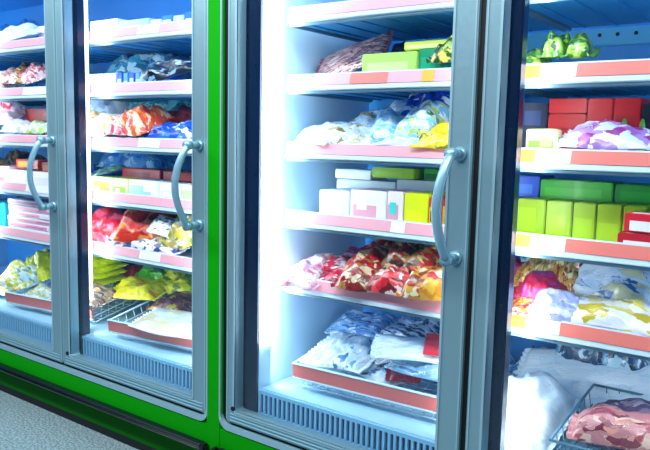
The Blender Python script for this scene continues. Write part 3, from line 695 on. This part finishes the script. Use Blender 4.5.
for i in range(5):
    bb('%s lemon packet of the stack right of the brown and grey bag' % ['bottom', 'second', 'middle', 'fourth', 'topmost'][i], 'ca', 99, 300, .42, .24, .2, .036, ['#e4f000', '#eefa20', '#d0e000'], (6, 0, (i % 3)*3-3), 10, group='lemon packets stacked', crumple=.4, hard=True)

# ================================================================== BAY 1
for i, (px, py, c) in enumerate(((4, 288, ['#f0ec90', '#ffffff', '#d8d020', '#b8d0d8']), (22, 292, ['#d8d420', '#f4f2b0', '#a8b418', '#e8f0f4']), (40, 298, ['#e8e8d8', '#c8d020', '#f8f8f0', '#9ab8c0']))):
    bb(('white yellow bag low at the photo left edge, behind red strip', 'mottled yellow bag directly behind the red strip, leftmost basket', 'pale yellow bag behind red strip nearest the door frame')[i], 'ca', px, py, .22, .2, .13, .06, c, (20, 0, 6-6*i), 20)
carton('white and lilac carton at the right of the top shelf, leftmost bay', 1, 1, 38, 49, 24, .24, .2, ['#f4f4ff', '#e8d8f4'], h=.105)
bag('white heaped bag on the top shelf of the leftmost bay', 1, 1, 18, 40, .24, .42, .18, .075, ['#fbfdff', '#e0ecfa', '#f4f0f8'], (18, -6, 0), 10)
for i, (px, c) in enumerate(((4, ['#f2f4f4', '#e84a5a', '#d8c8b8', '#ffffff']), (16, ['#f0c8c0', '#a82a2a', '#e8d8c8', '#c8704a']), (27, ['#6a2a18', '#d89a3a', '#a8481c', '#f0e0b8']), (39, ['#f4d8d8', '#e06a7a', '#fbf4f0', '#d04a5a']))):
    bag(('white and pink bag at the photo left edge, second shelf', 'pink brown bag beside the white and pink bag, leftmost bay', 'brown and gold bag in the middle of leftmost second shelf', 'rosy white bag by the door frame, leftmost second shelf')[i], 1, 2, px, 78, .25, .16, .17, .07+.01*(i % 2), c, (24, 0, 8-5*i), 24)
carton('shiny red and orange carton on the leftmost third shelf', 1, 3, 24, 49, 109, .30, .15, ['#d8200c', '#f0501c', '#b81408'], h=.165)
bag('pink and red bag left of the shiny red carton', 1, 3, 9, 117, .27, .22, .18, .11, ['#f8b8c8', '#e03a4a', '#fbe8ec', '#f4e0d0'], (30, 0, 0), 18)
bag('white bag low in front of the shiny red carton', 1, 3, 22, 129, .21, .24, .11, .06, ['#fbfbfd', '#e8f0f6', '#f4d8e0', '#e8f0d0'], (20, 0, 0), 14)
bag('pale green bag by the frame, leftmost third shelf', 1, 3, 42, 130, .21, .14, .11, .06, ['#d8f0b0', '#a8e03a', '#f6fbf0', '#f0f4fa'], (20, 0, 0), 14)
carton('white and pink carton at the photo left edge, fourth shelf', 1, 4, -8, 9, 172, .22, .16, ['#f8e4ec', '#f090a8', '#ffffff'], h=.10)
carton('white carton with faint lilac print, leftmost fourth shelf', 1, 4, 10, 32, 174, .22, .16, ['#fbf8ff', '#e4d4f0', '#ffffff'], h=.085)
carton('white carton behind the leftmost door handle', 1, 4, 33, 50, 174, .22, .16, ['#fdf6fa', '#f0e0ea'], h=.085)
carton('red and yellow carton lying on the white lilac carton', 1, 4, 16, 38, 163, .26, .12, ['#e82a1c', '#f4b41c'], h=.045)
carton('burnt orange carton beside the leftmost handle', 1, 4, 42, 50, 163, .26, .12, ['#c8501c', '#e87a2a'], h=.045)
for i in range(6):
    carton('%s white and pink flat carton of the leaning stack, leftmost bay' % ['bottom', 'second', 'third', 'fourth', 'fifth', 'topmost'][i], 1, 5, 7+i*.3, 52, 206, .20, .2, ['#fbeef4', '#f49ab0', '#d86a9a'], h=.0265, rot=(i % 3)-1, group='white and pink flat cartons stacked')
carton('turquoise carton at the photo left edge, fifth shelf', 1, 5, -18, 5, 214, .22, .16, ['#2fb8d0', '#7fe0e8', '#d8f4f8'], h=.14)
for i, (px, py, Y, c) in enumerate(((18, 280, .22, ['#d8d020', '#f0ec60', '#a8b018', '#f4f4e0']), (30, 278, .26, ['#a8ccd8', '#e8f0d0', '#c0c81c', '#5a8a9a']), (48, 270, .34, ['#e4ec00', '#f0f41c', '#d0dc00']))):
    bb(('mottled yellow bag at the front of the leftmost basket', 'silver and yellow bag, middle of leftmost basket', 'vivid yellow bag by the frame, leftmost basket')[i], 'ca', px, py, Y, .2, .2, .09 if i < 2 else .13, c, (20, 0, 8-4*i), 18)

bag('pale blue bag at the top shelf back, leftmost bay', 1, 1, 15, 28, .50, .5, .2, .13, ['#3f9adc', '#6fc0f0', '#1f78c0'], (12, 0, 0), 8, top=20)
bag('blue bag at the back of the leftmost second shelf', 1, 2, 22, 68, .55, .6, .18, .12, ['#4fa8dc', '#8fd0ec', '#2f7fc0'], (10, 0, 0), 8, top=60)
bag('teal bag at the back of the leftmost third shelf', 1, 3, 20, 105, .58, .6, .16, .14, ['#2f8fb0', '#4fb8cc', '#1a5a84'], (10, 0, 0), 8, top=101)
bag('dark brown bag with yellow streak at the back, leftmost fourth shelf', 1, 4, 22, 158, .50, .5, .2, .13, ['#3a2418', '#c8781c', '#1c1018', '#e8b04a'], (16, 0, 0), 14, stretch=(1, 3, 1), top=149)
bag('green and navy bag behind the leaning carton stack', 1, 5, 32, 200, .50, .5, .2, .14, ['#1c3a6a', '#3fa01c', '#0f1f48', '#6ac82a'], (14, 0, 0), 8, top=196)

# ------------------------------------------------------------------ lights: the freezers' LED tubes, added fill tubes and the shop's ceiling lamps
def area(name, loc, target, sx, sy, power, color):
    l = bpy.data.lights.new(name, 'AREA'); l.shape = 'RECTANGLE'; l.size = sx; l.size_y = sy; l.energy = power; l.color = color
    o = bpy.data.objects.new(name, l); COL.objects.link(o); o.location = loc
    dv = Vector(target)-Vector(loc); o.rotation_euler = dv.to_track_quat('-Z', 'Y').to_euler()
    return o
CW = (.88, .96, 1)
TUBE_W = 4.2
for nm, x, y, tx, ty, pw in (('tube_a', -.765, .10, -.40, .8, .62), ('fill_tube_b', -.07, .11, -.35, .8, .5), ('tube_c', .10, .09, .42, .8, .95), ('tube_d', .83, .10, .5, .8, 1.2),
                             ('tube_e', -1.82, .10, -1.5, .8, .55), ('fill_tube_g', -1.11, .10, -1.40, .8, 1.1), ('tube_f', -1.965, .12, -2.2, .8, .9), ('tube_h', -2.73, .12, -2.43, .8, .8), ('fill_tube_i', -3.6, .12, -3.2, .8, 1.3)):
    area(nm, (x, y, 1.23), (tx, ty, 1.23), .03, 1.62, pw*TUBE_W, CW)
area('ceiling_lamp_a', (.0, -1.25, 2.75), (.0, -.5, 0.6), 2.4, .4, 52, (.9, .97, 1))
area('ceiling_lamp_b', (-2.6, -1.25, 2.75), (-2.6, -.5, 0.6), 2.4, .4, 56, (.9, .97, 1))

wd = bpy.data.worlds.new('shop'); S.world = wd; wd.use_nodes = True
bg = wd.node_tree.nodes['Background']; bg.inputs['Color'].default_value = lin('#2a6fa8'); bg.inputs['Strength'].default_value = .3

# ------------------------------------------------------------------ camera
cd = bpy.data.cameras.new('camera'); co = bpy.data.objects.new('camera', cd); COL.objects.link(co)
cd.sensor_fit = 'HORIZONTAL'; cd.sensor_width = 36; cd.lens = F_PX*36/650; cd.clip_start = .02
Mx = Matrix(((_r[0], _u[0], -_d[0], CAM[0]), (_r[1], _u[1], -_d[1], CAM[1]), (_r[2], _u[2], -_d[2], CAM[2]), (0, 0, 0, 1)))
co.matrix_world = Mx
S.camera = co
vs_ = S.view_settings
vs_.view_transform = 'Standard'; vs_.look = 'None'; vs_.gamma = 1; vs_.exposure = .45; vs_.use_curve_mapping = False
